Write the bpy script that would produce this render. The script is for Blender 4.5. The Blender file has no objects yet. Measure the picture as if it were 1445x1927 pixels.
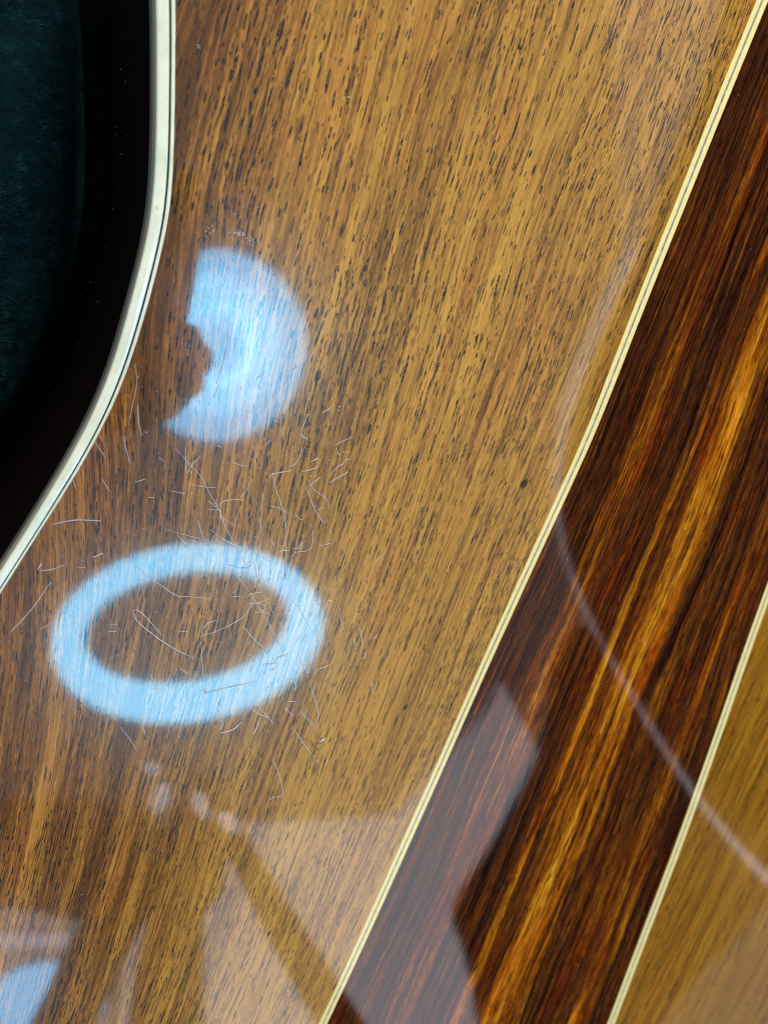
import bpy, bmesh, math, random
import numpy as np
from mathutils import Vector, Matrix

random.seed(7)
rng = np.random.default_rng(7)
S = bpy.context.scene
COL = S.collection

# ------------------------------------------------------------------ camera
PW, PH = 1445.0, 1927.0
CAM = np.array((-0.075, 0.052, 0.190))
TGT = np.array((0.0, 0.0, 0.0))
FOV = math.radians(50.0)
FWD = (TGT - CAM) / np.linalg.norm(TGT - CAM)
_upw = np.array((0.0, 1.0, 0.0))
RIGHT = np.cross(FWD, _upw); RIGHT /= np.linalg.norm(RIGHT)
UP = np.cross(RIGHT, FWD)

cd = bpy.data.cameras.new('camera')
cam = bpy.data.objects.new('camera', cd)
COL.objects.link(cam)
cd.sensor_fit = 'VERTICAL'
cd.sensor_height = 24.0
cd.sensor_width = 18.0
cd.lens = 12.0 / math.tan(FOV / 2)
cd.clip_start = 0.003
cd.clip_end = 60
m = Matrix.Identity(4)
for i in range(3):
    m[i][0] = RIGHT[i]; m[i][1] = UP[i]; m[i][2] = -FWD[i]; m[i][3] = CAM[i]
cam.matrix_world = m
S.camera = cam

# ------------------------------------------------------------------ exposure, world, lights
S.view_settings.view_transform = 'Standard'
S.view_settings.look = 'None'
S.view_settings.exposure = 0.0
S.view_settings.gamma = 1.0
S.cycles.max_bounces = 6
S.cycles.glossy_bounces = 3
S.cycles.diffuse_bounces = 2
S.cycles.caustics_reflective = False
S.cycles.caustics_refractive = False
S.cycles.sample_clamp_indirect = 4.0
S.cycles.blur_glossy = 0.0
S.cycles.filter_width = 1.05

W = bpy.data.worlds.new('World')
S.world = W
W.use_nodes = True
bg = W.node_tree.nodes['Background']
bg.inputs['Color'].default_value = (0.92, 0.93, 1.0, 1)
bg.inputs['Strength'].default_value = 0.45

def area(name, loc, tgt, size, power, col):
    ld = bpy.data.lights.new(name, 'AREA')
    ld.shape = 'DISK'; ld.size = size; ld.energy = power; ld.color = col
    o = bpy.data.objects.new(name, ld); COL.objects.link(o)
    o.location = loc
    o.rotation_euler = (Vector(tgt) - Vector(loc)).to_track_quat('-Z', 'Y').to_euler()
    return o
area('room_light', (0.35, 1.05, 0.80), (0, 0, 0), 0.45, 19.5, (1.0, 0.915, 0.76))

# ------------------------------------------------------------------ measuring helpers
DOME_R = 3.2
DC = (0.04, -0.01)
def surf_z(x, y):
    return -((x - DC[0]) ** 2 + (y - DC[1]) ** 2) / (2 * DOME_R)
def surf_n(x, y):
    n = np.array(((x - DC[0]) / DOME_R, (y - DC[1]) / DOME_R, 1.0))
    return n / np.linalg.norm(n)
TH = math.tan(FOV / 2)
def ray(px, py):
    sx = (px - PW / 2) / (PH / 2) * TH
    sy = -(py - PH / 2) / (PH / 2) * TH
    d = FWD + RIGHT * sx + UP * sy
    return d / np.linalg.norm(d)
def onback(px, py, lift=0.0):
    """the point of the guitar back that the photograph shows at a pixel"""
    d = ray(px, py)
    z = 0.0
    for _ in range(8):
        t = (z - CAM[2]) / d[2]
        p = CAM + d * t
        z = surf_z(p[0], p[1]) + lift
    return p
def onz(px, py, z):
    d = ray(px, py)
    return CAM + d * ((z - CAM[2]) / d[2])
def mirror(px, py):
    p = onback(px, py); d = ray(px, py); n = surf_n(p[0], p[1])
    return p, d - 2 * d.dot(n) * n
def mirrored_at(px, py, H):
    """where, at height H, stands what the lacquer mirrors at a pixel"""
    p, r = mirror(px, py)
    return p + r * ((H - p[2]) / r[2])

def spline(pts):
    """natural cubic through (t, value)"""
    t = np.array([p[0] for p in pts], float); v = np.array([p[1] for p in pts], float)
    n = len(t); h = np.diff(t)
    A = np.zeros((n, n)); b = np.zeros(n)
    A[0, 0] = A[-1, -1] = 1
    for i in range(1, n - 1):
        A[i, i - 1] = h[i - 1]; A[i, i] = 2 * (h[i - 1] + h[i]); A[i, i + 1] = h[i]
        b[i] = 3 * ((v[i + 1] - v[i]) / h[i] - (v[i] - v[i - 1]) / h[i - 1])
    c = np.linalg.solve(A, b)
    def f(x):
        i = int(min(max(np.searchsorted(t, x) - 1, 0), n - 2))
        d = x - t[i]
        bb = (v[i + 1] - v[i]) / h[i] - h[i] * (2 * c[i] + c[i + 1]) / 3
        dd = (c[i + 1] - c[i]) / (3 * h[i])
        return v[i] + bb * d + c[i] * d * d + dd * d ** 3
    return f

def smooth_path(pts, n=6):
    """Catmull-Rom through points"""
    P = [np.array(p, float) for p in pts]
    if len(P) < 3:
        return [P[0] + (P[1] - P[0]) * k / n for k in range(n + 1)]
    Q = [2 * P[0] - P[1]] + P + [2 * P[-1] - P[-2]]
    out = []
    for i in range(1, len(Q) - 2):
        for k in range(n):
            t = k / n
            out.append(0.5 * (2 * Q[i] + (Q[i + 1] - Q[i - 1]) * t + (2 * Q[i - 1] - 5 * Q[i] + 4 * Q[i + 1] - Q[i + 2]) * t * t
                              + (3 * Q[i] - Q[i - 1] - 3 * Q[i + 1] + Q[i + 2]) * t ** 3))
    out.append(P[-1])
    return out

# ------------------------------------------------------------------ object helpers
def obj(name, verts, faces, mat=None, parent=None, smooth=True, uv=None):
    me = bpy.data.meshes.new(name)
    me.from_pydata([tuple(map(float, v)) for v in verts], [], faces)
    if uv is not None:
        L = me.uv_layers.new(name='grain')
        vi = np.empty(len(me.loops), np.int32); me.loops.foreach_get('vertex_index', vi)
        L.data.foreach_set('uv', np.asarray(uv, np.float32)[vi].ravel())
    me.polygons.foreach_set('use_smooth', [smooth] * len(me.polygons))
    if mat: me.materials.append(mat)
    me.update()
    o = bpy.data.objects.new(name, me); COL.objects.link(o)
    if parent: o.parent = parent
    return o
def thing(name, label, cat, group=None):
    o = bpy.data.objects.new(name, None); COL.objects.link(o)
    o.empty_display_size = 0.02
    return tag(o, label, cat, group)
def tag(o, label, cat, group=None):
    o['label'] = label; o['category'] = cat
    if group: o['group'] = group
    return o

# ------------------------------------------------------------------ node helpers
class Net:
    def __init__(s, name):
        s.m = bpy.data.materials.new(name); s.m.use_nodes = True
        s.t = s.m.node_tree; s.n = s.t.nodes; s.p = s.n['Principled BSDF']
    def put(s, sock, v):
        if isinstance(v, bpy.types.NodeSocket): s.t.links.new(v, sock)
        elif isinstance(v, tuple) and len(v) == 3 and sock.type == 'RGBA': sock.default_value = (*v, 1)
        else: sock.default_value = v
    def math(s, op, a, b=None, c=None, clamp=False):
        n = s.n.new('ShaderNodeMath'); n.operation = op; n.use_clamp = clamp
        for i, v in enumerate((a, b, c)):
            if v is not None: s.put(n.inputs[i], v)
        return n.outputs[0]
    def add(s, a, b): return s.math('ADD', a, b)
    def sub(s, a, b): return s.math('SUBTRACT', a, b)
    def mul(s, a, b): return s.math('MULTIPLY', a, b)
    def xyz(s, x, y, z=0.0):
        n = s.n.new('ShaderNodeCombineXYZ')
        for i, v in enumerate((x, y, z)): s.put(n.inputs[i], v)
        return n.outputs[0]
    def sep(s, v):
        n = s.n.new('ShaderNodeSeparateXYZ'); s.put(n.inputs[0], v); return n.outputs
    def noise(s, vec, detail=4.0, rough=0.55, scale=1.0, dist=0.0, color=False):
        n = s.n.new('ShaderNodeTexNoise'); n.noise_dimensions = '3D'
        s.put(n.inputs['Vector'], vec)
        n.inputs['Scale'].default_value = scale; n.inputs['Detail'].default_value = detail
        n.inputs['Roughness'].default_value = rough; n.inputs['Distortion'].default_value = dist
        return n.outputs['Color' if color else 'Fac']
    def vor(s, vec):
        n = s.n.new('ShaderNodeTexVoronoi'); n.voronoi_dimensions = '2D'; n.feature = 'F1'
        s.put(n.inputs['Vector'], vec); n.inputs['Scale'].default_value = 1.0; n.inputs['Randomness'].default_value = 1.0
        return n.outputs
    def rng(s, v, a, b, c=0.0, d=1.0, smooth=False):
        n = s.n.new('ShaderNodeMapRange'); n.clamp = True
        if smooth: n.interpolation_type = 'SMOOTHSTEP'
        for i, x in enumerate((v, a, b, c, d)): s.put(n.inputs[i], x)
        return n.outputs[0]
    def ramp(s, v, stops):
        n = s.n.new('ShaderNodeValToRGB'); s.put(n.inputs[0], v)
        e = n.color_ramp.elements
        while len(e) < len(stops): e.new(0.5)
        for el, (p, c) in zip(e, stops): el.position = p; el.color = (*c, 1)
        return n.outputs[0]
    def mix(s, f, a, b, mode='MIX'):
        n = s.n.new('ShaderNodeMix'); n.data_type = 'RGBA'; n.blend_type = mode
        s.put(n.inputs[0], f); s.put(n.inputs[6], a); s.put(n.inputs[7], b)
        return n.outputs[2]
    def bump(s, h, strength, dist):
        n = s.n.new('ShaderNodeBump'); n.inputs['Strength'].default_value = strength
        n.inputs['Distance'].default_value = dist; s.put(n.inputs['Height'], h)
        return n.outputs[0]
    def coords(s):
        return s.n.new('ShaderNodeTexCoord').outputs
    def uv(s):
        n = s.n.new('ShaderNodeUVMap'); n.uv_map = 'grain'
        return s.sep(n.outputs[0])[:2]
    def set(s, **k):
        for a, v in k.items(): s.put(s.p.inputs[a.replace('_', ' ')], v)
        return s.m

def plain(name, col, rough=0.5, spec=0.4, var=0.15, scale=300.0, **k):
    g = Net(name)
    nz = g.noise(g.coords()['Object'], 4, 0.6, scale)
    f = g.rng(nz, 0.3, 0.7)
    lo = tuple(c * (1 - var) for c in col); hi = tuple(min(1, c * (1 + var)) for c in col)
    return g.set(Base_Color=g.mix(f, lo, hi), Roughness=rough, Specular_IOR_Level=spec, **k)

def glow(name, col, strength):
    g = Net(name)
    return g.set(Base_Color=(0.8, 0.8, 0.8), Emission_Color=col, Emission_Strength=strength)

def pores(g, u, v, cu, cv, hw, hl, dens, seed):
    """short open pores running with the grain"""
    out = g.vor(g.xyz(g.add(g.math('DIVIDE', u, cu), seed), g.add(g.math('DIVIDE', v, cv), seed * 1.7)))
    pos = g.sep(out['Position']); rnd = g.sep(out['Color'])
    du = g.mul(g.sub(g.add(g.math('DIVIDE', u, cu), seed), pos[0]), cu)
    dv = g.mul(g.sub(g.add(g.math('DIVIDE', v, cv), seed * 1.7), pos[1]), cv)
    w = g.rng(rnd[0], 0, 1, hw[0] * 0.9, hw[1] * 0.85); l = g.rng(g.math('POWER', rnd[1], 1.6), 0, 1, hl[0], hl[1])
    e = g.add(g.math('POWER', g.math('ABSOLUTE', g.math('DIVIDE', du, w)), 2.0),
              g.math('POWER', g.math('ABSOLUTE', g.math('DIVIDE', dv, l)), 3.0))
    return g.mul(g.rng(e, 0.5, 1.25, 1.0, 0.0, True), g.math('LESS_THAN', rnd[2], dens))

def lacquer(g, u, v, rough=0.035, amp=1.0):
    """thick gloss coat: faint ripple along the grain, orange peel and sunk pores"""
    a = g.noise(g.xyz(g.mul(u, 0.55), g.mul(v, 0.05), 3.0), 2, 0.5)
    b = g.noise(g.xyz(g.mul(u, 0.9), g.mul(v, 0.6), 8.0), 2, 0.5)
    c = g.noise(g.xyz(g.mul(u, 3.0), g.mul(v, 0.25), 5.0), 1, 0.5)
    h = g.add(g.add(g.mul(a, 1.6), g.mul(b, 0.7)), g.mul(c, 0.75))
    g.set(Coat_Weight=1.0, Coat_Roughness=rough, Coat_IOR=1.5, Coat_Normal=g.bump(h, 1.0, 1.6e-6 * amp))

def wood_side(name, seed, gold, porous, fleck=1.0, tone=True, knots=()):
    """the golden-brown outer wings"""
    g = Net(name)
    u0, v = g.uv()
    w1 = g.noise(g.xyz(g.mul(u0, 0.05), g.mul(v, 0.012), seed), 2, 0.5)
    w2 = g.noise(g.xyz(g.mul(u0, 0.9), g.mul(v, 0.25), seed + 9), 2, 0.6)
    u = g.add(u0, g.add(g.mul(g.sub(w1, 0.5), 5.0), g.mul(g.sub(w2, 0.5), 0.55)))
    big = g.noise(g.xyz(g.mul(u, 0.055), g.mul(v, 0.004), seed + 1), 2, 0.5)
    med = g.noise(g.xyz(g.mul(u, 0.42), g.mul(v, 0.008), seed + 2), 5, 0.66)
    fine = g.noise(g.xyz(g.mul(u, 1.7), g.mul(v, 0.035), seed + 3), 4, 0.7)
    speck = g.noise(g.xyz(g.mul(u, 3.2), g.mul(v, 0.8), seed + 4), 3, 0.7)
    f = g.add(g.add(g.mul(big, 0.34), g.mul(med, 0.80)), g.add(g.mul(fine, 0.85), g.mul(speck, 0.32)))
    hair = g.noise(g.xyz(g.mul(u, 5.0), g.mul(v, 0.07), seed + 21), 3, 0.75)
    lean = g.rng(g.add(u0, g.mul(g.sub(big, 0.5), 40.0)), -82.0, -25.0, -0.19, 0.04) if tone else 0.0
    f = g.rng(g.add(g.add(f, lean), g.mul(g.sub(hair, 0.5), 0.82)), 0.84, 1.44)
    col = g.ramp(f, [(0.0, tuple(c * k for c, k in zip(gold, (0.22, 0.20, 0.26)))),
                     (0.28, tuple(c * k for c, k in zip(gold, (0.50, 0.46, 0.50)))),
                     (0.58, gold),
                     (1.0, tuple(min(1, c * k) for c, k in zip(gold, (1.32, 1.42, 1.5))))])
    # reddish drift
    red = g.noise(g.xyz(g.mul(u, 0.16), g.mul(v, 0.02), seed + 6), 3, 0.6)
    col = g.mix(g.rng(red, 0.50, 0.75, 0, 0.55), col, g.mix(1.0, col, (1.0, 0.72, 0.80), 'MULTIPLY'))
    # thin dark growth lines
    ln = g.noise(g.xyz(g.mul(u, 0.75), g.mul(v, 0.006), seed + 7), 3, 0.6)
    lnm = g.rng(g.math('ABSOLUTE', g.sub(ln, 0.5)), 0.0, 0.035, 0.55, 0.0, True)
    lng = g.rng(g.noise(g.xyz(g.mul(u, 0.10), g.mul(v, 0.02), seed + 8), 2, 0.5), 0.40, 0.62)
    col = g.mix(g.mul(lnm, lng), col, tuple(c * k for c, k in zip(gold, (0.17, 0.15, 0.22))))
    # ink-thin dark vessel lines, broken along their length
    ik = g.noise(g.xyz(g.mul(u, 2.3), g.mul(v, 0.022), seed + 51), 3, 0.6)
    ib = g.rng(g.noise(g.xyz(g.mul(u, 1.4), g.mul(v, 0.12), seed + 52), 3, 0.6), 0.42, 0.60)
    col = g.mix(g.mul(g.mul(g.rng(ik, 0.52, 0.62), ib), 0.75), col, tuple(c * k for c, k in zip(gold, (0.10, 0.10, 0.20))))
    # redder towards the rim
    if tone:
        rim = g.rng(g.add(u0, g.mul(g.sub(med, 0.5), 30.0)), -95.0, -40.0, 0.8, 0.0)
        col = g.mix(rim, col, g.mix(1.0, col, (0.95, 0.70, 0.85), 'MULTIPLY'))
    # silky cross ripple in patches
    tilt = g.mul(g.sub(g.noise(g.xyz(g.mul(u, 0.35), g.mul(v, 0.06), seed + 11), 2, 0.6), 0.5), 2.2)
    rp = g.noise(g.xyz(g.mul(u, 0.75), g.add(g.mul(v, 2.6), g.mul(u, tilt)), seed + 15), 2, 0.6)
    rip = g.mul(g.sub(rp, 0.5), 3.4)
    rm = g.rng(g.noise(g.xyz(g.mul(u, 0.55), g.mul(v, 0.05), seed + 12), 2, 0.6), 0.40, 0.62)
    k = g.add(1.0, g.mul(g.mul(rip, rm), 0.22 * fleck))
    col = g.mix(1.0, col, g.xyz(k, k, k), 'MULTIPLY')
    # pores
    dn = g.noise(g.xyz(g.mul(u, 0.16), g.mul(v, 0.018), seed + 13), 3, 0.6)
    d1 = g.rng(dn, 0.40, 0.60, 0.22 * porous, 1.0 * porous)
    up = g.add(u0, g.add(g.mul(g.sub(w1, 0.5), 5.0), g.mul(g.sub(w2, 0.5), 0.12)))
    p = pores(g, up, v, 0.90, 4.2, (0.06, 0.17), (0.5, 2.0), d1, 11.3)
    p = g.math('MAXIMUM', p, pores(g, up, v, 1.35, 7.5, (0.07, 0.19), (0.9, 3.6), g.mul(d1, 0.85), 41.9))
    p = g.math('MAXIMUM', p, pores(g, up, v, 0.60, 2.8, (0.04, 0.11), (0.3, 1.3), g.mul(d1, 0.8), 77.7))
    pk = g.noise(g.xyz(g.mul(u, 2.5), g.mul(v, 1.2), seed + 14), 2, 0.6)
    p = g.mul(p, g.rng(pk, 0.30, 0.56, 0.45, 1.0))
    col = g.mix(p, col, (0.012, 0.010, 0.010))
    for ku, kv, ru, rv in knots:      # small dark knots
        e = g.add(g.math('POWER', g.math('ABSOLUTE', g.math('DIVIDE', g.sub(u0, ku), ru)), 2.0), g.math('POWER', g.math('ABSOLUTE', g.math('DIVIDE', g.sub(v, kv), rv)), 2.0))
        e = g.add(e, g.mul(g.sub(g.noise(g.xyz(g.mul(u0, 2.0), v, seed), 3, 0.6), 0.5), 1.2))
        col = g.mix(g.rng(e, 0.2, 1.3, 0.92, 0.0, True), col, (0.012, 0.006, 0.004))
    g.set(Base_Color=col, Roughness=0.20, Specular_IOR_Level=0.22)
    lacquer(g, u0, v)
    return g.m

def wood_wedge(name, seed):
    """the dark centre wedge with orange and gold streaks; u is mm from its left edge"""
    g = Net(name)
    u0, v = g.uv()
    w1 = g.noise(g.xyz(g.mul(u0, 0.05), g.mul(v, 0.016), seed), 2, 0.5)
    w2 = g.noise(g.xyz(g.mul(u0, 0.8), g.mul(v, 0.10), seed + 9), 3, 0.6)
    u = g.add(u0, g.add(g.mul(g.sub(w1, 0.5), 3.0), g.mul(g.sub(w2, 0.5), 0.8)))
    med = g.noise(g.xyz(g.mul(u, 0.26), g.mul(v, 0.006), seed + 2), 4, 0.62)
    fine = g.noise(g.xyz(g.mul(u, 1.0), g.mul(v, 0.016), seed + 3), 6, 0.72)
    speck = g.noise(g.xyz(g.mul(u, 2.2), g.mul(v, 0.35), seed + 4), 3, 0.7)
    def band(c, w):
        return g.rng(g.math('ABSOLUTE', g.sub(u, c)), 0.0, w, 1.0, 0.0, True)
    b = g.mul(band(WB[0], 5.5), 0.40)
    b = g.add(b, g.mul(band(WB[1], 1.6), 0.30))
    b = g.add(b, g.mul(band(WB[2], 3.0), 0.20))
    b = g.add(b, g.mul(band(WB[3], 1.8), 0.28))
    bm_ = g.noise(g.xyz(g.mul(u, 0.75), g.mul(v, 0.022), seed + 31), 4, 0.7)
    b = g.mul(b, g.rng(bm_, 0.34, 0.60, 0.15, 1.15))
    f = g.add(g.add(g.mul(med, 0.60), g.mul(fine, 0.95)), g.add(g.mul(speck, 0.28), b))
    hair = g.noise(g.xyz(g.mul(u, 3.6), g.mul(v, 0.035), seed + 41), 4, 0.75)
    f = g.rng(g.add(f, g.mul(g.sub(hair, 0.5), 0.95)), 0.72, 1.44)
    col = g.ramp(f, [(0.0, (0.004, 0.002, 0.002)), (0.24, (0.044, 0.013, 0.005)), (0.44, (0.115, 0.030, 0.005)),
                     (0.66, (0.34, 0.105, 0.005)), (1.0, (0.74, 0.33, 0.022))])
    dk = g.noise(g.xyz(g.mul(u, 1.0), g.mul(v, 0.22), seed + 6), 4, 0.7)
    col = g.mix(g.rng(dk, 0.52, 0.70, 0, 0.75), col, g.mix(1.0, col, (0.25, 0.22, 0.22), 'MULTIPLY'))
    p = pores(g, u, v, 0.8, 5.0, (0.04, 0.10), (0.5, 2.4), 0.55, 21.3)
    p = g.math('MAXIMUM', p, pores(g, u, v, 1.3, 8.0, (0.05, 0.12), (1.0, 3.5), 0.5, 61.9))
    rd = g.noise(g.xyz(g.mul(u, 0.35), g.mul(v, 0.03), seed + 61), 3, 0.6)
    col = g.mix(g.rng(rd, 0.46, 0.66, 0, 0.8), col, g.mix(1.0, col, (1.05, 0.58, 0.55), 'MULTIPLY'))
    col = g.mix(g.mul(p, 0.9), col, (0.004, 0.003, 0.003))
    g.set(Base_Color=col, Roughness=0.5, Specular_IOR_Level=0.0)
    lacquer(g, u0, v, amp=0.9)
    return g.m
WB = (28.0, 21.5, 11.0, 41.5)

def veneer(name, lo, hi, s=1.0):
    g = Net(name)
    u, v = g.uv()
    n1 = g.noise(g.xyz(g.mul(u, 4.0), g.mul(v, 0.55 * s), 2.0), 4, 0.7)
    col = g.mix(g.rng(n1, 0.32, 0.68), lo, hi)
    g.set(Base_Color=col, Roughness=0.5, Specular_IOR_Level=0.0)
    lacquer(g, u, v, rough=0.05)
    return g.m

# ------------------------------------------------------------------ outlines measured on the guitar back
strip_l = spline([(-420, 1588), (-200, 1504), (0, 1423), (208, 1339), (450, 1243), (600, 1184), (704, 1144), (808, 1103), (946, 1042),
                  (1084, 979), (1277, 892), (1450, 816), (1600, 749), (1750, 682), (1927, 600), (2200, 470), (2420, 362)])
strip_w = spline([(-420, 23), (0, 22), (600, 20), (1000, 17.8), (1450, 16.5), (1927, 15.5), (2420, 14)])
strip2_l = spline([(-420, 1965), (0, 1822), (600, 1616), (1107, 1440), (1239, 1393), (1277, 1380), (1450, 1320), (1600, 1266),
                   (1750, 1209), (1927, 1142), (2200, 1036), (2420, 948)])
strip2_w = spline([(-420, 22), (600, 16), (1277, 13.8), (1927, 14), (2420, 14)])
bind_o = spline([(-420, 262), (-200, 284), (0, 293), (208, 294), (346, 289), (415, 281), (519, 258), (600, 235), (704, 200), (808, 152),
                 (911, 92), (1015, 27), (1060, -2), (1300, -165), (1700, -452), (2200, -850), (2420, -1040)])
bind_i = spline([(-420, 300), (-200, 321), (0, 330), (208, 329), (346, 324), (415, 316), (519, 293), (600, 271), (704, 237), (808, 191),
                 (911, 132), (1015, 66), (1119, 0), (1350, -150), (1700, -395), (2200, -780), (2420, -965)])
# at the waist the silhouette is the side face of the binding, so its top edge lies further in
side_seen = spline([(-420, 5), (0, 5), (400, 5), (600, 7), (800, 13), (950, 17), (1300, 18), (2420, 18)])
Y0, Y1 = -380, 2380

def rows(n): return np.linspace(Y0, Y1, n)

# grain runs with the strip: u = mm across, v = mm along
_gy = np.linspace(Y0, Y1, 60)
_gp = np.array([onback(strip_l(y), y) for y in _gy])
_gx = np.polyfit(_gp[:, 1], _gp[:, 0], 3)
def grain_uv(p, f):
    return ((p[0] - np.polyval(_gx, p[1])) * 1000.0, p[1] * 1000.0)
def wing_uv(p, f):
    return ((p[0] - np.polyval(_gx, p[1]) * (0.46 + 0.52 * f)) * 1000.0, p[1] * 1000.0)
def wedge_uv(p, f):
    return (f * 47.0, p[1] * 1000.0)

def plate(name, fl, fr, n, mcols, mat, parent, thick=0.0026, lift=0.0, uvf=grain_uv):
    V, U, F = [], [], []
    ys = rows(n)
    for y in ys:
        a, b = fl(y), fr(y)
        for j in range(mcols + 1):
            p = onback(a + (b - a) * j / mcols, y, lift)
            V.append(p); U.append(uvf(p, j / mcols))
    w = mcols + 1
    for i in range(n - 1):
        for j in range(mcols):
            F.append((i * w + j, (i + 1) * w + j, (i + 1) * w + j + 1, i * w + j + 1))
    # edges and underside
    ring = [i * w for i in range(n)] + [(n - 1) * w + j for j in range(1, w)] + [i * w + w - 1 for i in range(n - 2, -1, -1)] + \
           [j for j in range(w - 2, 0, -1)]
    base = len(V)
    for r in ring:
        V.append(V[r] - np.array((0, 0, thick))); U.append(U[r])
    N = len(ring)
    # separate copies keep the rim crisp
    base2 = len(V)
    for r in ring: V.append(V[r] - np.array((0, 0, 1e-6))); U.append(U[r])
    for k in range(N):
        F.append((base2 + k, base + k, base + (k + 1) % N, base2 + (k + 1) % N))
    return obj(name, V, F, mat, parent, True, U)

guitar = thing('acoustic_guitar', 'glossy rosewood guitar lying face down, back shown with cream binding and pale inlay lines', 'guitar')

def wing_at(x, y):
    return wing_uv(onback(x, y), (x - bind_i(y)) / (strip_l(y) - bind_i(y)))
KNOTS = [(*wing_at(986, 910), 0.85, 1.1), (*wing_at(763, 1331), 0.45, 0.7), (*wing_at(1004, 320), 0.25, 1.2)]
M_left = wood_side('rosewood_golden', 3.0, (0.425, 0.205, 0.030), 1.0, knots=KNOTS)
M_right = wood_side('rosewood_olive', 57.0, (0.34, 0.145, 0.012), 0.30, 0.7, False)
M_wedge = wood_wedge('rosewood_dark', 21.0)
M_cream = veneer('maple_line', (0.80, 0.61, 0.19), (0.90, 0.77, 0.38))
M_grey = veneer('grey_line', (0.06, 0.07, 0.08), (0.46, 0.49, 0.47), 1.2)

wing = plate('back_wing', bind_i, strip_l, 90, 60, M_left, guitar, uvf=wing_uv)
wing['label'] = 'golden brown wing full of short dark pores'
wdg = plate('back_wedge', lambda y: strip_l(y) + strip_w(y), strip2_l, 90, 40, M_wedge, guitar, uvf=wedge_uv)
wdg['label'] = 'dark centre wedge with orange and gold streaks'
wing2 = plate('back_wing', lambda y: strip2_l(y) + strip2_w(y), lambda y: strip2_l(y) + 900, 90, 30, M_right, guitar)
wing2['label'] = 'olive gold wing beyond the second inlay line'

def inlay(fl, fw, fr1, fr2):
    st = bpy.data.objects.new('inlay_strip', None); COL.objects.link(st); st.parent = guitar
    st.empty_display_size = 0.01
    for nm, a, b, mt, lift in (('cream_line', 0.0, fr1, M_cream, 1.2e-5), ('grey_line', fr1, fr2, M_grey, 0.4e-5), ('cream_line', fr2, 1.0, M_cream, 1.2e-5)):
        plate(nm, lambda y: fl(y) + fw(y) * a, lambda y: fl(y) + fw(y) * b, 90, 2, mt, st, 0.002, lift)
    return st
inlay(strip_l, strip_w, 0.40, 0.59)
inlay(strip2_l, strip2_w, 0.38, 0.58)

# ------------------------------------------------------------------ binding and side
g = Net('binding_cream')
oc = g.coords()['Object']
n1 = g.noise(oc, 4, 0.6, 160.0); n2 = g.noise(oc, 2, 0.5, 1500.0)
col = g.mix(g.rng(n1, 0.35, 0.65), (0.66, 0.71, 0.56), (0.78, 0.82, 0.67))
col = g.mix(g.rng(n2, 0.66, 0.74, 0, 0.5), col, (0.42, 0.43, 0.30))
g.set(Base_Color=col, Roughness=0.45, Specular_IOR_Level=0.3, Coat_Weight=1.0, Coat_Roughness=0.06,
      Coat_Normal=g.bump(n1, 1.0, 2e-5))
M_bind = g.m
M_black = plain('binding_black', (0.006, 0.010, 0.013), 0.4, 0.2, 0.3, Coat_Weight=1.0, Coat_Roughness=0.05)

def sweep(name, lines, mat, parent, smooth=True):
    """skin a list of equally sampled 3-D lines"""
    n = len(lines[0]); V = []; F = []
    for L in lines: V += list(L)
    for a in range(len(lines) - 1):
        for i in range(n - 1):
            F.append((a * n + i, a * n + i + 1, (a + 1) * n + i + 1, (a + 1) * n + i))
    return obj(name, V, F, mat, parent, smooth)

NB = 160
ys = rows(NB)
top_o = [onback(bind_o(y) + side_seen(y), y) for y in ys]
top_i = [onback(bind_i(y), y) for y in ys]
def lerp_lines(f, lift=0.0, wob=0.0, fr=0.02):
    out = []
    for i, (a, b) in enumerate(zip(top_o, top_i)):
        t = f + wob * (math.sin(i * 1.7 + f * 9) * 0.5 + math.sin(i * 0.61) * 0.5)
        p = a + (b - a) * t
        out.append(np.array((p[0], p[1], surf_z(p[0], p[1]) + lift)))
    return out
nrm = []
for i in range(NB):
    t = top_o[min(i + 1, NB - 1)] - top_o[max(i - 1, 0)]
    n = np.array((t[1], -t[0], 0.0)); n /= np.linalg.norm(n)
    if n[0] > 0: n = -n
    nrm.append(n)
def off(lines, out, dz): return [p + n * out + np.array((0, 0, dz)) for p, n in zip(lines, nrm)]
bnd = bpy.data.objects.new('binding', None); COL.objects.link(bnd); bnd.parent = guitar; bnd.empty_display_size = 0.01
rr = 0.0005
prof = [lerp_lines(0.63, -0.002), lerp_lines(0.63, 2.5e-5), lerp_lines(0.60, 4e-5), lerp_lines(0.25, 4e-5)]
for k in range(7):
    a = math.pi / 2 * k / 6
    prof.append(off(top_o, rr * (math.sin(a) - 1) + rr * 0.75, rr * (math.cos(a) - 1) + 4e-5))
prof += [off(top_o, rr * 0.75, -0.003), off(top_o, rr * 0.75, -0.0062), off(top_o, rr * 0.75 - 0.001, -0.0063)]
sweep('cream_edge', prof, M_bind, bnd)
sweep('black_line', [lerp_lines(0.632, -0.002), lerp_lines(0.632, 2.0e-5), lerp_lines(0.765, 2.0e-5, 0.004), lerp_lines(0.765, -0.002, 0.004)], M_black, bnd)
sweep('cream_line', [lerp_lines(0.767, -0.002), lerp_lines(0.767, 2.4e-5, 0.004), lerp_lines(0.85, 4.0e-5), lerp_lines(0.999, 1.5e-5, 0.012), lerp_lines(0.999, -0.002)], M_bind, bnd)

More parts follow.
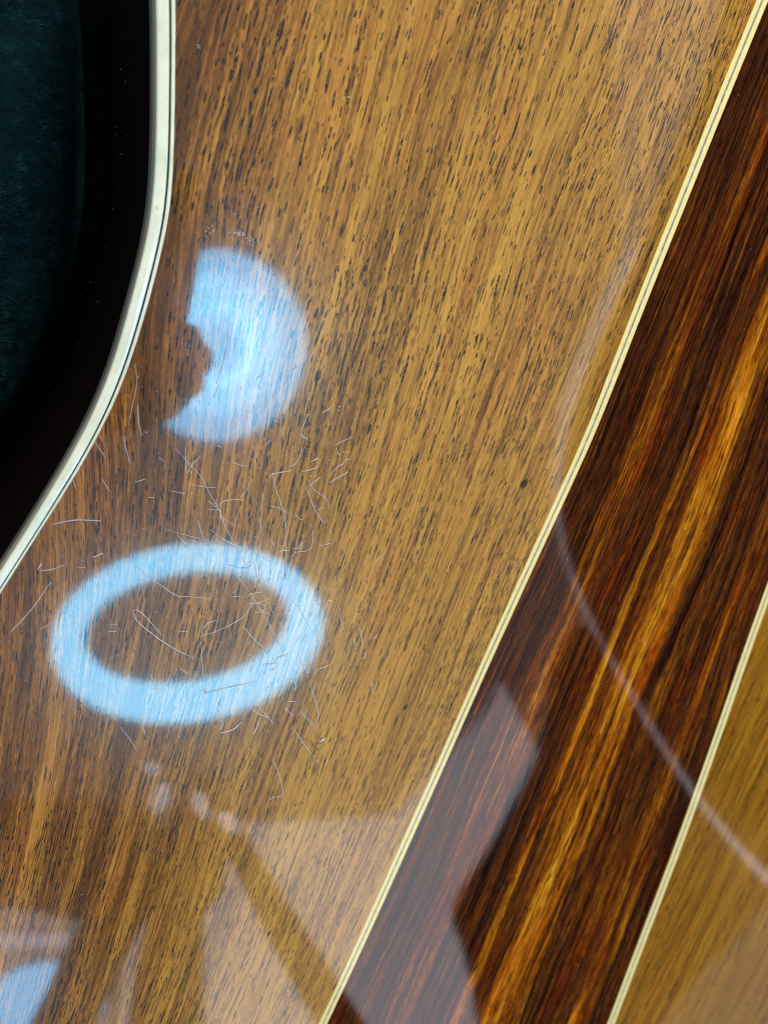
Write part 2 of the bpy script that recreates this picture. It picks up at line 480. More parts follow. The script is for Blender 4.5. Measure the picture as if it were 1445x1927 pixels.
g = Net('side_rosewood')
oc = g.sep(g.coords()['Object'])
nz = g.noise(g.xyz(g.mul(oc[2], 700.0), g.mul(oc[1], 14.0), 1.0), 4, 0.65)
g.set(Base_Color=g.ramp(g.rng(nz, 0.35, 0.7), [(0, (0.002, 0.0015, 0.0015)), (1, (0.014, 0.006, 0.004))]), Roughness=0.5,
      Specular_IOR_Level=0.05, Coat_Weight=0.25, Coat_Roughness=0.06)
M_side = g.m
so = rr * 0.75 - 1e-4
sweep('side', [off(top_o, so, -0.0062), off(top_o, so, -0.03), off(top_o, so, -0.06), off(top_o, so, -0.098), off(top_o, so - 0.004, -0.1)], M_side, guitar)

# ------------------------------------------------------------------ case with plush lining
case = thing('guitar_case', 'open guitar case with dark teal plush lining beside the guitar', 'guitar case')
g = Net('plush_teal')
oc = g.coords()['Object']
n1 = g.noise(oc, 5, 0.65, 60.0); n2 = g.noise(oc, 3, 0.7, 700.0)
f = g.add(g.mul(n1, 0.6), g.mul(n2, 0.5))
g.set(Base_Color=g.ramp(g.rng(f, 0.40, 0.72), [(0, (0.0005, 0.002, 0.003)), (1, (0.0030, 0.020, 0.025))]), Roughness=0.95,
      Specular_IOR_Level=0.05, Normal=g.bump(f, 0.8, 0.002))
M_plush = g.m
plen = [(0.0045, -0.112), (0.0055, -0.090), (0.0065, -0.070), (0.008, -0.058), (0.011, -0.050), (0.016, -0.046), (0.025, -0.044),
        (0.04, -0.043), (0.06, -0.042), (0.09, -0.041), (0.13, -0.040)]
dens_prof = smooth_path(plen, 4)
lines = []
for (o_, z_) in dens_prof:
    L = off(top_o, so + o_, 0)
    lines.append([np.array((p[0], p[1], z_ + 0.0012 * math.sin(p[1] * 190 + o_ * 300) * math.sin(p[1] * 77 + 1))) for p in L])
obj('case_floor', [(-0.35, -0.35, -0.1125), (0.35, -0.35, -0.1125), (0.35, 0.35, -0.1125), (-0.35, 0.35, -0.1125), (-0.35, -0.35, -0.118), (0.35, -0.35, -0.118), (0.35, 0.35, -0.118), (-0.35, 0.35, -0.118)],
    [(0, 1, 2, 3), (7, 6, 5, 4), (0, 4, 5, 1), (1, 5, 6, 2), (2, 6, 7, 3), (3, 7, 4, 0)], M_plush, case, False)
lining = sweep('plush_lining', lines, M_plush, case)
# pile: loose fibres lying on the lining
g = Net('plush_fibre')
hue = g.n.new('ShaderNodeObjectInfo')
n1 = g.noise(g.coords()['Object'], 3, 0.6, 400.0)
g.set(Base_Color=g.ramp(g.rng(n1, 0.3, 0.7), [(0, (0.001, 0.006, 0.008)), (0.6, (0.003, 0.024, 0.030)), (1, (0.012, 0.075, 0.085))]), Roughness=0.8, Specular_IOR_Level=0.1)
M_fib = g.m
V, F = [], []
LN = [np.array(l) for l in lines]
nl = len(LN)
for _ in range(26000):
    a = rng.uniform(8, nl - 12); b = rng.uniform(12, 95)
    ia, ib = int(a), int(b); fa, fb = a - ia, b - ib
    p = (LN[ia][ib] * (1 - fb) + LN[ia][ib + 1] * fb) * (1 - fa) + (LN[ia + 1][ib] * (1 - fb) + LN[ia + 1][ib + 1] * fb) * fa
    th = rng.normal(0.15, 0.55); l = rng.uniform(0.0008, 0.0024); w = rng.uniform(1.5e-5, 4e-5)
    d = np.array((math.cos(th), math.sin(th), 0.0)); s = np.array((-d[1], d[0], 0.0)) * w
    up = rng.uniform(0.0001, 0.0009)
    k = len(V)
    V += [p - s, p + s, p + d * l * 0.5 + s + np.array((0, 0, up)), p + d * l * 0.5 - s + np.array((0, 0, up)), p + d * l + np.array((0, rng.normal(0, 3e-4), up * 0.6))]
    F += [(k, k + 1, k + 2, k + 3), (k + 3, k + 2, k + 4)]
pile = obj('plush_pile', V, F, M_fib, case, False); pile['kind'] = 'stuff'

# ------------------------------------------------------------------ what the lacquer mirrors: lamps, added glow panels and blocker, stand, case lid, phone
def slab(name, outline, thick, mat, parent=None, hole=None):
    """closed outline (3-D points, one plane) given a real thickness upward"""
    bm = bmesh.new()
    t = np.array((0, 0, thick))
    def wall(P, flip):
        a = [bm.verts.new(p) for p in P]; b = [bm.verts.new(p + t) for p in P]
        n = len(P)
        for i in range(n):
            q = (a[i], a[(i + 1) % n], b[(i + 1) % n], b[i])
            bm.faces.new(q[::-1] if flip else q)
        return a, b
    a, b = wall(outline, False)
    if hole is None:
        bm.faces.new(a[::-1]); bm.faces.new(b)
    else:
        c, d = wall(hole, True); n = len(outline)
        for i in range(n):
            bm.faces.new((a[i], c[i], c[(i + 1) % n], a[(i + 1) % n]))
            bm.faces.new((b[i], b[(i + 1) % n], d[(i + 1) % n], d[i]))
    bmesh.ops.recalc_face_normals(bm, faces=bm.faces)
    me = bpy.data.meshes.new(name); bm.to_mesh(me); bm.free()
    me.materials.append(mat)
    o = bpy.data.objects.new(name, me); COL.objects.link(o)
    if parent: o.parent = parent
    return o
def ell(cx, cy, rx, ry, deg, n=64, k=1.0):
    out = []
    c, s = math.cos(math.radians(deg)), math.sin(math.radians(deg))
    for i in range(n):
        a = 2 * math.pi * i / n
        x, y = rx * k * math.cos(a), ry * k * math.sin(a)
        out.append((cx + c * x - s * y, cy + s * x + c * y))
    return out
def at(P, H): return [mirrored_at(x, y, H) for x, y in P]
# (the photograph is the measuring tape: each piece gets its own height above the guitar)
HL = 1.5
M_tube = glow('lamp_tube', (0.19, 0.64, 1.0), 20.0)
M_diff = glow('lamp_diffuser', (0.17, 0.58, 1.0), 12.8)
M_white = plain('lamp_housing', (0.5, 0.5, 0.5), 0.5)
ring = thing('ring_lamp', 'glowing ring lamp mirrored as a pale blue oval on the wood', 'lamp')
slab('glowing_tube', at(ell(354, 1196, 256, 162, -9), HL), 0.03, M_tube, ring, at(ell(353, 1186, 199, 109, -9), HL))
slab('housing', at(ell(354, 1196, 262, 168, -9), HL + 0.035), 0.03, M_white, ring, at(ell(353, 1186, 188, 98, -9), HL + 0.035))
def disc_lamp(cx, cy, rx, ry, deg, label, tube=True):
    t = thing('disc_lamp', label, 'lamp', 'round lamps mirrored in the lacquer')
    slab('diffuser', at(ell(cx, cy, rx, ry, deg), HL), 0.02, M_diff, t)
    if tube:
        slab('glowing_tube', at(ell(cx, cy, rx, ry, deg, 64, 0.66), HL - 0.03), 0.02, M_tube, t, at(ell(cx, cy, rx, ry, deg, 64, 0.44), HL - 0.03))
    slab('housing', at(ell(cx, cy, rx * 1.03, ry * 1.03, deg), HL + 0.022), 0.03, M_white, t)
    return t
disc_lamp(408, 650, 168, 180, 0, 'round lamp mirrored as the pale blue half moon, partly hidden by the phone')
disc_lamp(90, 1885, 112, 62, -6, 'round lamp mirrored small in the bottom corner behind a dark leg', False)

M_panel = glow('panel_glow', (0.88, 0.88, 1.0), 2.6)
panel = thing('glow_panel', 'added pale glowing panel mirrored as a milky veil across the lower wood', 'glow panel')  # added glowing panel that lays the lower veil; no window known there
slab('panel_face', at([(385, 1560), (560, 1555), (745, 1545), (800, 1490), (875, 1400), (935, 1335), (945, 1290), (975, 1345), (1022, 1440), (935, 1600), (853, 1733), (880, 1830), (912, 2050), (-200, 2050), (210, 2050), (260, 1600)], 1.75), 0.02, M_panel, panel)
slab('panel_backing', at([(360, 1545), (560, 1540), (735, 1530), (780, 1480), (860, 1320), (925, 1255), (1030, 1440), (862, 1733), (920, 2060), (-220, 2060), (200, 2060), (250, 1610)], 1.80), 0.03, M_white, panel)

M_dark = plain('dark_stand', (0.006, 0.006, 0.006), 0.7, 0.1)
stand = thing('dark_stand', 'dark slanting stand legs mirrored as warm unveiled bars at the bottom', 'stand')
HS = 0.42
slab('leg', at([(362, 1480), (412, 1496), (528, 1690), (704, 1965), (616, 1965), (492, 1745), (424, 1595)], HS), 0.03, M_dark, stand)
slab('leg', at([(285, 1590), (345, 1600), (222, 1830), (150, 1990), (50, 1990), (140, 1810)], HS + 0.04), 0.03, M_dark, stand)
slab('leg', at([(330, 1560), (395, 1520), (432, 1600), (420, 1680), (385, 1722), (381, 2000), (245, 2000), (262, 1860), (300, 1720)], HS + 0.08), 0.03, M_dark, stand)
slab('plate', at([(-60, 1540), (150, 1536), (285, 1545), (310, 1600), (235, 1735), (140, 1732), (60, 1715), (-60, 1700)], HS + 0.12), 0.03, M_dark, stand)

# the open lid of the case
M_lid = plain('lid_lining', (0.004, 0.006, 0.007), 0.9, 0.02)
M_trim = plain('lid_trim', (0.50, 0.46, 0.50), 0.5, 0.3)
HC = 0.42
edge = smooth_path([(1420, -160), (1385, 0), (1345, 140), (1300, 260), (1262, 360), (1228, 460), (1180, 560), (1130, 680), (1098, 770), (1078, 860), (1070, 950), (1082, 1050), (1112, 1140)], 5)
tr = smooth_path([(1112, 1140), (1150, 1225), (1205, 1320), (1262, 1415), (1322, 1505), (1385, 1585), (1450, 1655), (1600, 1790)], 5)
trim = edge[:-1] + tr
def side_step(path, w):
    out = []
    for i, p in enumerate(path):
        d = path[min(i + 1, len(path) - 1)] - path[max(i - 1, 0)]; d = d / np.linalg.norm(d)
        out.append(p + np.array((-d[1], d[0])) * w)
    return out
lid = bpy.data.objects.new('lid', None); COL.objects.link(lid); lid.parent = case; lid.empty_display_size = 0.02
slab('lid_lining', at(side_step(trim, -9) + [(2050, 1700), (2100, 500), (1800, -200)], HC), 0.02, M_lid, lid)
low = smooth_path([(1106, 1190), (1062, 1270), (1040, 1420), (950, 1600), (868, 1733), (895, 1830), (925, 1990)], 4)
trl = [p for p in side_step(tr, 11) if p[1] > 1190]
blocker = thing('dark_blocker', 'added dark blocker mirrored beside the milky veil on the centre wedge', 'blocker')  # added dark sheet that keeps the veil off the wedge
slab('blocker_sheet', at(low + [(1190, 1990), (1330, 1820), (1445, 1700)] + trl[::-1][4:], HC + 0.3), 0.03, M_lid, blocker)
gap = [p for p in trim if p[1] > 470]
wid = lambda y: 36 if y < 760 else max(11.0, 36 - (y - 760) * 0.08)
gl = [p + (q - p) * (wid(p[1]) / 10.0) for p, q in zip(gap, side_step(gap, 10))]
gr = side_step(gap, -30)
panel2 = thing('glow_panel', 'added narrow glowing panel mirrored as a thin pale curve across the dark wedge', 'glow panel')  # added glowing strip behind the lid edge, draws the pale curve
slab('panel_face', at(gl + gr[::-1], 1.75), 0.02, M_panel, panel2)

M_panel3 = glow('panel_glow_low', (0.90, 0.90, 1.0), 1.5)
M_panel2 = glow('panel_glow_dim', (0.96, 0.92, 1.0), 0.78)
up_edge = [p for p in trim if p[1] <= 500]
upl = [q - np.array((36 + (500 - q[1]) * 0.40, 0)) for q in up_edge]
panel3 = thing('glow_panel', 'added broad dim glowing panel mirrored as faint milky veil along the upper inlay line', 'glow panel')  # added dim panel for the veil beside the upper inlay
slab('panel_face', at(upl + [p + np.array((30, 0)) for p in up_edge[::-1]], 1.78), 0.02, M_panel2, panel3)
panel4 = thing('glow_panel', 'added dim glowing panel mirrored as a faint veil round the lower left lamp', 'glow panel')  # added weak panel, only there for the lower left veil
slab('panel_face', at([(-200, 1650), (205, 1650), (205, 2050), (-200, 2050)], 1.78), 0.02, M_panel3, panel4)
M_spot = glow('spot_glow', (0.74, 0.80, 1.0), 4.2)
def spot(cx, cy, rx, ry, deg, label):  # added glowing shapes for the pale blots, not known lamps
    t = thing('glow_spot', label, 'lamp', 'added glow spots mirrored below the ring')
    slab('diffuser', at(ell(cx, cy, rx, ry, deg, 16), 0.36), 0.006, M_spot, t)
    slab('housing', at(ell(cx, cy, rx * 0.98, ry * 0.98, deg, 16), 0.367), 0.006, M_dark, t)
spot(287, 1451, 15, 9, 0, 'smallest added glow spot, mirrored as the uppermost pale blot under the ring')
spot(304, 1506, 15, 26, 28, 'added glow spot mirrored as the slanting pale blot left of the dark leg top')
spot(380, 1520, 14, 22, -20, 'added glow spot mirrored as the pale blot on the dark leg top')
spot(432, 1552, 22, 13, 30, 'added glow spot mirrored as the pale blot right of the dark leg top')
tl = thing('glow_streak', 'added thin glowing strip mirrored as a level grey streak near the lower left corner', 'lamp')  # added glowing strip that makes the level streak
slab('glowing_tube', at([(-60, 1768), (155, 1766), (155, 1782), (-60, 1784)], 0.9), 0.01, M_spot, tl)
slab('housing', at([(-64, 1769), (159, 1767), (159, 1781), (-64, 1783)], 0.912), 0.015, M_dark, tl)

# the phone that takes the picture, held behind its lens
ph = thing('phone', 'dark phone held above the guitar, hiding part of the half moon reflection', 'phone')
def onphone(px, py, back):
    p, r = mirror(px, py)
    o = CAM - FWD * back
    t = np.dot(o - p, FWD) / np.dot(r, FWD)
    return p + r * t
M_phone = plain('phone_black', (0.012, 0.012, 0.014), 0.5, 0.2)
def solid(name, outline, vec, mat, parent):
    bm = bmesh.new()
    a = [bm.verts.new(p) for p in outline]; b = [bm.verts.new(p + vec) for p in outline]
    n = len(outline)
    bm.faces.new(a); bm.faces.new(b[::-1])
    for i in range(n): bm.faces.new((a[(i + 1) % n], a[i], b[i], b[(i + 1) % n]))
    bmesh.ops.recalc_face_normals(bm, faces=bm.faces)
    me = bpy.data.meshes.new(name); bm.to_mesh(me); bm.free(); me.materials.append(mat)
    o = bpy.data.objects.new(name, me); COL.objects.link(o); o.parent = parent
    return o
PHB = 0.006
solid('phone_body', [onphone(x, y, PHB) for x, y in [(382, 400), (376, 470), (366, 540), (351, 614), (300, 640), (200, 660), (60, 660), (-60, 640), (-60, 330), (60, 280), (250, 290), (370, 330)]], -FWD * 0.008, M_phone, ph)
solid('phone_bump', [onphone(x, y, PHB + 0.010) for x, y in smooth_path([(340, 606), (354, 611), (374, 617), (383, 642), (399, 662), (401, 692), (387, 704), (384, 735), (360, 750), (336, 782), (315, 792), (285, 806), (200, 812), (120, 790), (100, 700), (150, 620), (250, 600)], 2)], -FWD * 0.006, M_phone, ph)  # added dark bump, shaped to cut the notch of the half moon

# ------------------------------------------------------------------ lint fibres and dust on the lacquer
M_lint = plain('lint_white', (0.60, 0.61, 0.64), 0.8, 0.2)
def fibre(pix, wid, name='lint_fibre', label=None, group=None, lift=0.00007, kink=False):
    n = 5
    pts2 = smooth_path(pix, n) if not kink else [np.array(p, float) for p in pix]
    V, F = [], []
    P = [onback(x, y) for x, y in pts2]
    L = len(P)
    for i, p in enumerate(P):
        t = P[min(i + 1, L - 1)] - P[max(i - 1, 0)]
        t /= (np.linalg.norm(t) + 1e-12)
        s = np.cross(t, (0, 0, 1)); s /= np.linalg.norm(s)
        taper = 0.45 + 0.55 * math.sin(math.pi * min(max(i / (L - 1), 0.06), 0.94)) ** 0.6
        r = wid * taper
        c = p + np.array((0, 0, r + lift * abs(math.sin(i * 0.7))))
        for k in range(5):
            a = 2 * math.pi * k / 5
            V.append(c + s * r * math.cos(a) + np.array((0, 0, 1)) * r * 0.7 * math.sin(a))
    for i in range(L - 1):
        for k in range(5):
            F.append((i * 5 + k, i * 5 + (k + 1) % 5, (i + 1) * 5 + (k + 1) % 5, (i + 1) * 5 + k))
    F.append(tuple(range(4, -1, -1))); F.append(tuple((L - 1) * 5 + k for k in range(5)))
    o = obj(name, V, F, M_lint, None, True)
    return tag(o, label, 'lint', group)
def conv(x0, y0, s): return lambda pts: [(x0 + x / s, y0 + y / s) for x, y in pts]
A = conv(200, 820, 2.779)      # readings taken on enlargements of the photograph
B = conv(0, 600, 2.89)
D = conv(200, 400, 2.89)
E = conv(500, 820, 6.423)
K = conv(400, 1080, 6.021)
H_ = conv(500, 1277, 2.89)
FIB = [
 # (points, half width in px, label)
 (A([(140, 915), (165, 912), (215, 955), (290, 1040)]), 1.0, 'upper arm of the hairpin fibre inside the ring reflection'),
 (A([(142, 918), (165, 970), (260, 1050), (360, 1115), (455, 1160)]), 1.1, 'long lower arm of the hairpin fibre inside the ring reflection'),
 (A([(130, 645), (210, 725), (300, 790), (370, 836), (440, 842), (545, 850)]), 0.8, 'bent fibre crossing the upper left of the ring reflection'),
 (A([(480, 1055), (590, 1015), (690, 965), (750, 905), (785, 810)]), 0.8, 'long curved fibre sweeping through the ring opening'),
 (A([(575, 965), (530, 980), (500, 1020), (502, 1045)]), 0.9, 'short hooked fibre inside the ring opening'),
 (A([(495, 1080), (502, 1180), (508, 1290)]), 0.8, 'upright fibre low in the ring opening'),
 (A([(715, 995), (770, 1060), (848, 1135)]), 0.9, 'straight fibre slanting to the right rim of the ring reflection'),
 (A([(360, 62), (430, 140), (500, 220), (540, 300), (590, 385), (620, 470), (680, 580), (740, 690), (790, 810)]), 0.65, 'longest fibre, running from the half moon down into the ring'),
 (A([(415, 60), (418, 190), (450, 150), (490, 108)]), 0.8, 'v shaped fibre just under the half moon'),
 (A([(655, 135), (690, 150), (730, 160)]), 0.9, 'short fibre under the tip of the half moon'),
 (A([(580, 370), (610, 345), (650, 335), (697, 333)]), 1.0, 'pale arched fibre between half moon and ring'),
 (A([(440, 252), (500, 265), (575, 272)]), 0.7, None), (A([(340, 288), (410, 302)]), 0.7, None),
 (A([(535, 385), (600, 390)]), 0.7, None), (A([(600, 395), (596, 450)]), 0.9, None),
 (A([(535, 340), (570, 370), (600, 395)]), 0.8, None),
 (A([(480, 440), (500, 510), (528, 575), (572, 512)]), 0.8, 'v shaped fibre on the upper rim of the ring'),
 (A([(545, 490), (620, 545), (700, 585), (760, 605), (860, 655)]), 0.8, 'shallow fibre along the upper rim of the ring'),
 (A([(585, 530), (640, 555), (720, 590)]), 0.7, None), (A([(305, 488), (420, 520), (560, 555), (700, 590)]), 0.4, None),
 (A([(820, 300), (810, 420), (803, 560), (800, 700), (790, 800)]), 0.7, 'tall upright fibre entering the ring from above'),
 (A([(870, 195), (890, 290), (925, 390), (940, 490), (938, 600), (935, 740)]), 0.9, 'tall bowed fibre right of the upright one above the ring'),
 (A([(850, 218), (870, 200), (920, 190), (970, 180)]), 1.0, 'fibre forming the head of the bowed one'),
 (A([(955, 160), (985, 150), (1010, 110), (1025, 68)]), 1.0, None),
 (A([(1025, 188), (1070, 175), (1112, 160)]), 1.1, None), (A([(1070, 135), (1108, 115)]), 1.3, None),
 (A([(1060, 262), (1120, 215)]), 1.1, None), (A([(1165, 245), (1215, 215), (1265, 188)]), 1.2, None),
 (A([(1175, 200), (1210, 160), (1235, 148), (1255, 125), (1280, 122)]), 1.0, None),
 (A([(1190, 52), (1240, 25), (1290, 5)]), 0.9, None), (A([(1205, 65), (1212, 95), (1225, 100)]), 0.9, None),
 (A([(1045, 262), (1075, 350), (1110, 420), (1145, 460)]), 0.9, 'fibre leaning right over the brown wood above the ring'),
 (A([(1055, 228), (1090, 285), (1150, 330), (1168, 390)]), 0.7, None), (A([(1100, 388), (1145, 372)]), 0.8, None),
 (A([(860, 368), (905, 378), (948, 405)]), 0.7, None), (A([(990, 410), (1010, 435), (1030, 440)]), 0.7, None),
 (A([(1075, 462), (1080, 555), (1050, 600), (990, 610), (965, 635)]), 0.8, 'hooked fibre right of the ring top'),
 (A([(990, 590), (1030, 555), (1040, 545)]), 0.8, None), (A([(970, 590), (1020, 588), (1025, 560)]), 0.7, None),
 (A([(1115, 575), (1180, 560)]), 0.8, None), (A([(885, 620), (920, 600), (960, 602)]), 0.9, None),
 (A([(900, 735), (935, 745), (950, 690)]), 0.7, None), (A([(860, 545), (880, 575)]), 1.0, None),
 (A([(1395, 675), (1420, 645), (1445, 625)]), 0.8, None),
 (A([(810, 815), (870, 920), (920, 1015)]), 0.5, None), (A([(800, 900), (870, 1010), (945, 1190)]), 0.55, None),
 (A([(815, 930), (900, 1080)]), 0.6, None), (A([(670, 720), (720, 775), (770, 850), (815, 930)]), 0.7, None),
 (A([(760, 650), (780, 690), (800, 800)]), 0.6, None), (A([(625, 670), (700, 690), (750, 685), (772, 655)]), 0.7, None),
 (A([(740, 880), (800, 870), (850, 850)]), 0.8, None), (A([(775, 870), (830, 890), (815, 920), (775, 925)]), 0.8, None),
 (A([(720, 850), (760, 825), (810, 818)]), 0.8, None), (A([(655, 838), (700, 840)]), 0.7, None), (A([(660, 825), (675, 812)]), 0.7, None),
 (A([(885, 880), (905, 890), (890, 908), (960, 912)]), 0.7, None), (A([(800, 905), (860, 940)]), 0.7, None),
 (A([(950, 835), (1010, 905), (1060, 990), (1108, 1065)]), 0.8, 'dark looking fibre across the right rim of the ring'),
 (A([(1065, 945), (1072, 930), (1082, 925)]), 0.8, None), (A([(815, 1195), (880, 1190), (890, 1165), (955, 1140)]), 0.9, None),
 (A([(865, 1225), (885, 1212)]), 1.2, None), (A([(515, 1345), (640, 1315), (780, 1285)]), 0.8, 'straight fibre on the lower rim of the ring'),
 (A([(500, 1335), (525, 1332), (515, 1352)]), 0.9, None), (A([(585, 1450), (590, 1405), (605, 1370)]), 0.8, None),
 (A([(1010, 1150), (1035, 1215), (1060, 1240), (1045, 1195)]), 1.1, None), (A([(1090, 1245), (1110, 1220), (1165, 1200)]), 1.2, None),
 (A([(1220, 900), (1225, 960), (1238, 1015)]), 1.0, None), (A([(1325, 1008), (1335, 1070), (1330, 1135)]), 1.0, None),
 (A([(1293, 1055), (1298, 1100)]), 1.9, None), (A([(1390, 1065), (1420, 1040)]), 0.8, None), (A([(1355, 1130), (1350, 1170)]), 1.2, None),
 (A([(1390, 1295), (1388, 1340)]), 1.0, None), (A([(985, 1285), (992, 1310), (980, 1335)]), 1.8, None),
 (A([(1065, 1290), (1075, 1330), (1095, 1395), (1108, 1460), (1100, 1525)]), 0.9, 'jointed fibre hanging right below the ring'),
 (A([(735, 1405), (790, 1450), (855, 1475)]), 0.8, None), (A([(790, 1405), (840, 1465), (880, 1508)]), 0.7, None),
 (A([(1015, 1435), (1060, 1485), (1100, 1525)]), 0.6, None), (A([(930, 1420), (980, 1465)]), 0.6, None),
 (A([(595, 1555), (660, 1535), (708, 1498)]), 1.9, 'thick pale fibre just under the ring'),
 (A([(590, 1480), (608, 1500), (595, 1540)]), 1.3, None), (A([(798, 1498), (785, 1530), (768, 1560)]), 2.0, 'short thick fibre under the ring, right of its bottom'),
 (A([(945, 1388), (995, 1388)]), 0.9, None), (A([(1120, 1600), (1145, 1580)]), 1.6, None),
 (A([(985, 1540), (1030, 1610), (1070, 1662)]), 0.5, None), (A([(230, 1245), (262, 1315)]), 0.8, None),
 (A([(75, 1525), (120, 1580), (155, 1635)]), 0.7, None), (A([(190, 1520), (212, 1575)]), 0.7, None), (A([(385, 1215), (435, 1250)]), 0.6, None),
 (A([(370, 1020), (425, 1025)]), 0.6, None), (A([(735, 1140), (768, 1155)]), 0.8, None), (A([(740, 1095), (755, 1070)]), 0.9, None),
 (A([(15, 985), (62, 985)]), 0.6, None), (A([(10, 1025), (60, 1020)]), 0.6, None), (A([(240, 1320), (290, 1330)]), 0.5, None),
 (A([(460, 565), (490, 605), (515, 650)]), 0.7, None), (A([(375, 520), (430, 585)]), 0.5, None), (A([(520, 720), (545, 755)]), 0.5, None),
 (A([(610, 430), (690, 480)]), 0.4, None), (A([(705, 320), (730, 290), (755, 235)]), 0.8, None), (A([(150, 243), (207, 225)]), 0.9, None),
 (A([(218, 322), (250, 322)]), 0.8, None), (A([(275, 112), (305, 135)]), 0.5, None), (A([(1015, 0), (1050, 20)]), 0.8, None),
 (A([(835, 50), (850, 30), (862, 25)]), 0.9, None), (A([(580, 50), (602, 60)]), 1.3, None),
 (B([(285, 1118), (350, 1103), (430, 1093), (548, 1098)]), 1.1, 'pale wavy fibre next to the cream binding'),
 (B([(218, 1370), (290, 1360), (352, 1337)]), 0.9, 'short fibre beside the binding, left of the ring'),
 (B([(205, 1365), (228, 1328)]), 1.4, None), (B([(505, 1297), (562, 1273)]), 1.2, None), (B([(60, 1705), (90, 1670), (180, 1570), (275, 1435)]), 0.9, 'long slanting fibre near the left edge'),
 (B([(215, 1690), (300, 1640)]), 0.5, None), (B([(425, 1353), (470, 1353)]), 0.5, None), (B([(275, 1700), (300, 1740)]), 0.5, None),
 (B([(735, 245), (745, 330), (735, 410), (715, 500), (700, 580)]), 0.6, 'faint upright fibre left of the half moon tip'),
 (B([(750, 465), (755, 560), (772, 640)]), 0.9, None), (B([(672, 640), (690, 720), (708, 785)]), 0.8, None),
 (B([(510, 655), (545, 710), (575, 755)]), 0.6, None), (B([(555, 870), (600, 940)]), 0.7, None), (B([(398, 870), (412, 925)]), 0.6, None),
 (D([(735, 325), (725, 370), (712, 415)]), 0.9, 'short dark mark in the top of the half moon'), (D([(668, 620), (655, 730), (630, 840), (600, 930)]), 0.9, 'long curved fibre down the half moon'),
 (D([(620, 925), (585, 1005)]), 0.9, None), (D([(585, 1100), (592, 1160), (575, 1240)]), 0.8, None), (D([(815, 905), (840, 885), (860, 875)]), 1.0, None),
 (D([(675, 1135), (690, 1165), (720, 1185)]), 0.8, None), (D([(730, 940), (735, 965)]), 0.8, None), (D([(905, 985), (915, 1010)]), 0.9, None),
 (D([(715, 1065), (830, 1100), (940, 1140)]), 0.45, None), (D([(540, 985), (535, 1050), (550, 1110)]), 0.5, None), (D([(1175, 1090), (1220, 1060)]), 0.9, None),
 (D([(1060, 1185), (1080, 1140), (1095, 1095)]), 1.0, None), (D([(1050, 1200), (1095, 1232)]), 0.7, None), (D([(785, 130), (805, 165)]), 0.7, None),
 (D([(850, 275), (885, 320)]), 0.5, None), (D([(1095, 945), (1085, 1010)]), 0.6, None), (D([(990, 830), (970, 920), (960, 990)]), 0.5, None),
 (H_([(40, 440), (75, 530), (92, 630), (40, 645), (0, 675)]), 0.9, 'hooked fibre alone on the wood below the ring'),
 (H_([(165, 290), (220, 370), (310, 490)]), 0.45, None), (H_([(320, 465), (335, 435)]), 1.8, None), (H_([(290, 345), (318, 325)]), 1.8, None),
 (H_([(190, 180), (240, 240), (270, 270)]), 0.5, None), (H_([(575, 75), (580, 20)]), 0.7, None),
]
PXM = 0.0001
def place_of(x, y):
    rx, ry = (x - 354) / 256, (y - 1196) / 162
    d = math.hypot(rx, ry)
    d2 = math.hypot((x - 353) / 194, (y - 1186) / 103)
    if math.hypot((x - 408) / 168, (y - 650) / 180) < 1.0 and x > 330: return 'lying across the half moon reflection'
    if d2 < 0.95: return 'inside the ring reflection'
    if d < 1.05: return ('on the upper' if y < 1180 else 'on the lower') + (' left' if x < 330 else ' right') + ' rim of the ring reflection'
    if y > 1250: return ('below the ring reflection, ' + ('left of its centre' if x < 400 else 'right of its centre'))
    if x > 600: return 'right of the ring reflection' if y > 1000 else 'right of the half moon, above the ring'
    if y < 640: return 'above the half moon reflection'
    if x < 300: return 'between the binding and the two reflections'
    return 'between half moon and ring, ' + ('under the half moon' if y < 930 else 'close above the ring') + (' on the left' if x < 450 else ' on the right')
def look_of(pts, w):
    P = np.array(pts, float); d = P[-1] - P[0]; n = np.linalg.norm(d) + 1e-9
    sag = max(abs(d[0] * (p - P[0])[1] - d[1] * (p - P[0])[0]) / n for p in P)
    total = sum(np.linalg.norm(P[i + 1] - P[i]) for i in range(len(P) - 1))
    shape = 'straight' if sag < 0.07 * total else ('curved' if sag < 0.22 * total else 'hooked')
    ang = math.degrees(math.atan2(-d[1], d[0])) % 180
    lie = 'level' if ang < 20 or ang > 160 else ('upright' if 70 < ang < 110 else ('right leaning' if ang <= 70 else 'left leaning'))
    return ('thick ' if w > 1.25 else 'hair-thin ' if w < 0.65 else '') + lie + ' ' + shape, total
todo = {}
for k, (pts, w, lab) in enumerate(FIB):
    c = np.mean(np.array(pts, float), axis=0)
    look, total = look_of(pts, w)
    todo.setdefault(lab or (('tiny ' if total < 16 else 'long ' if total > 45 else '') + look + ' pale fibre ' + place_of(c[0], c[1])), []).append((c[1], k))
final = {}
for lab, ks in todo.items():
    ks.sort()
    names = {1: [''], 2: ['upper ', 'lower '], 3: ['highest ', 'middle ', 'lowest ']}.get(len(ks), [''] * len(ks))
    for (yy, k), nm in zip(ks, names): final[k] = nm + lab
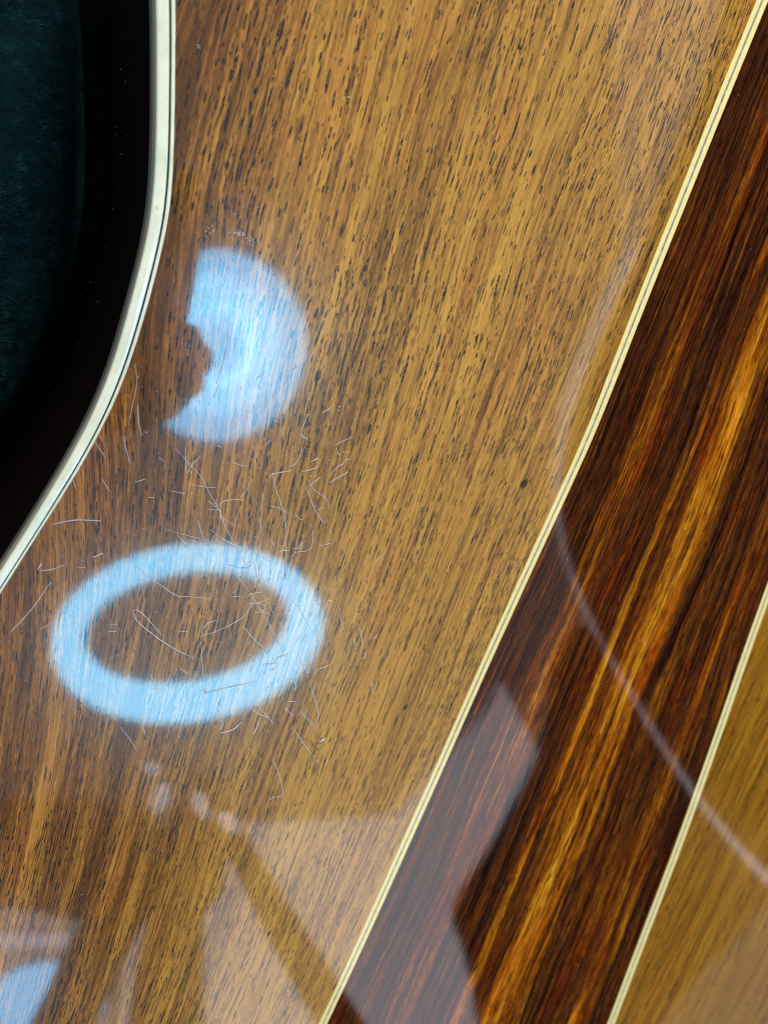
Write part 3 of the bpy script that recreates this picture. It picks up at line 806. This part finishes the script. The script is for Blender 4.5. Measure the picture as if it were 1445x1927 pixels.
for k, (pts, w, lab) in enumerate(FIB):
    fibre(pts, w * PXM * 0.66, label=' '.join(final[k].split()[:16]), group='lint fibres on the wood')

# specks of dust: too many to count
V, F = [], []
M_dust_glint = plain('dust_glint_white', (0.7, 0.68, 0.7), 0.8, 0.3)
def speck(p, r):
    k = len(V)
    a = rng.uniform(0, 6.28, 3)
    for i in range(5):
        t = a[0] + i * 1.2566
        rad = r * rng.uniform(0.6, 1.3)
        V.append(p + np.array((rad * math.cos(t), rad * math.sin(t), 0.2 * r)))
    V.append(p + np.array((0, 0, r * 1.1)))
    for i in range(5): F.append((k + i, k + (i + 1) % 5, k + 5))
    F.append(tuple(k + i for i in range(4, -1, -1)))
for _ in range(330):
    x, y = rng.normal(480, 170), rng.normal(1030, 210)
    if bind_i(y) + 8 < x < strip_l(y): speck(onback(x, y), rng.uniform(3e-5, 9e-5) * (1 + 0.6 * (rng.random() < 0.08)))
for _ in range(240):
    y = rng.uniform(0, 1927); x = rng.uniform(bind_i(y) + 8, 1445)
    speck(onback(x, y), rng.uniform(3e-5, 8e-5))
for cx, cy, n, s in ((395, 435, 9, 7), (452, 438, 16, 8), (475, 455, 5, 6), (655, 186, 4, 4), (375, 88, 5, 4), (1300, 238, 3, 3), (640, 768, 3, 3), (620, 1130, 5, 4), (650, 848, 5, 5)):  # clusters include pale specks standing in for glints of scratches
    for _ in range(n): speck(onback(cx + rng.normal(0, s), cy + rng.normal(0, s * 0.7)), rng.uniform(6e-5, 1.3e-4))
for _ in range(60):
    i = int(rng.integers(20, 70)); p = off(top_o, so + 4e-5, -rng.uniform(0.03, 0.09))[i]
    speck(p, rng.uniform(3e-5, 9e-5))
dust = obj('dust', V, F, M_dust_glint, None, False)
dust['kind'] = 'stuff'; dust['label'] = 'tiny pale dust specks and painted scratch glints scattered over the lacquer'

# ------------------------------------------------------------------ focus
fp = onback(640, 880)
cd.dof.use_dof = True
cd.dof.focus_distance = float(np.dot(fp - CAM, FWD))
cd.dof.aperture_fstop = cd.lens / 2.5
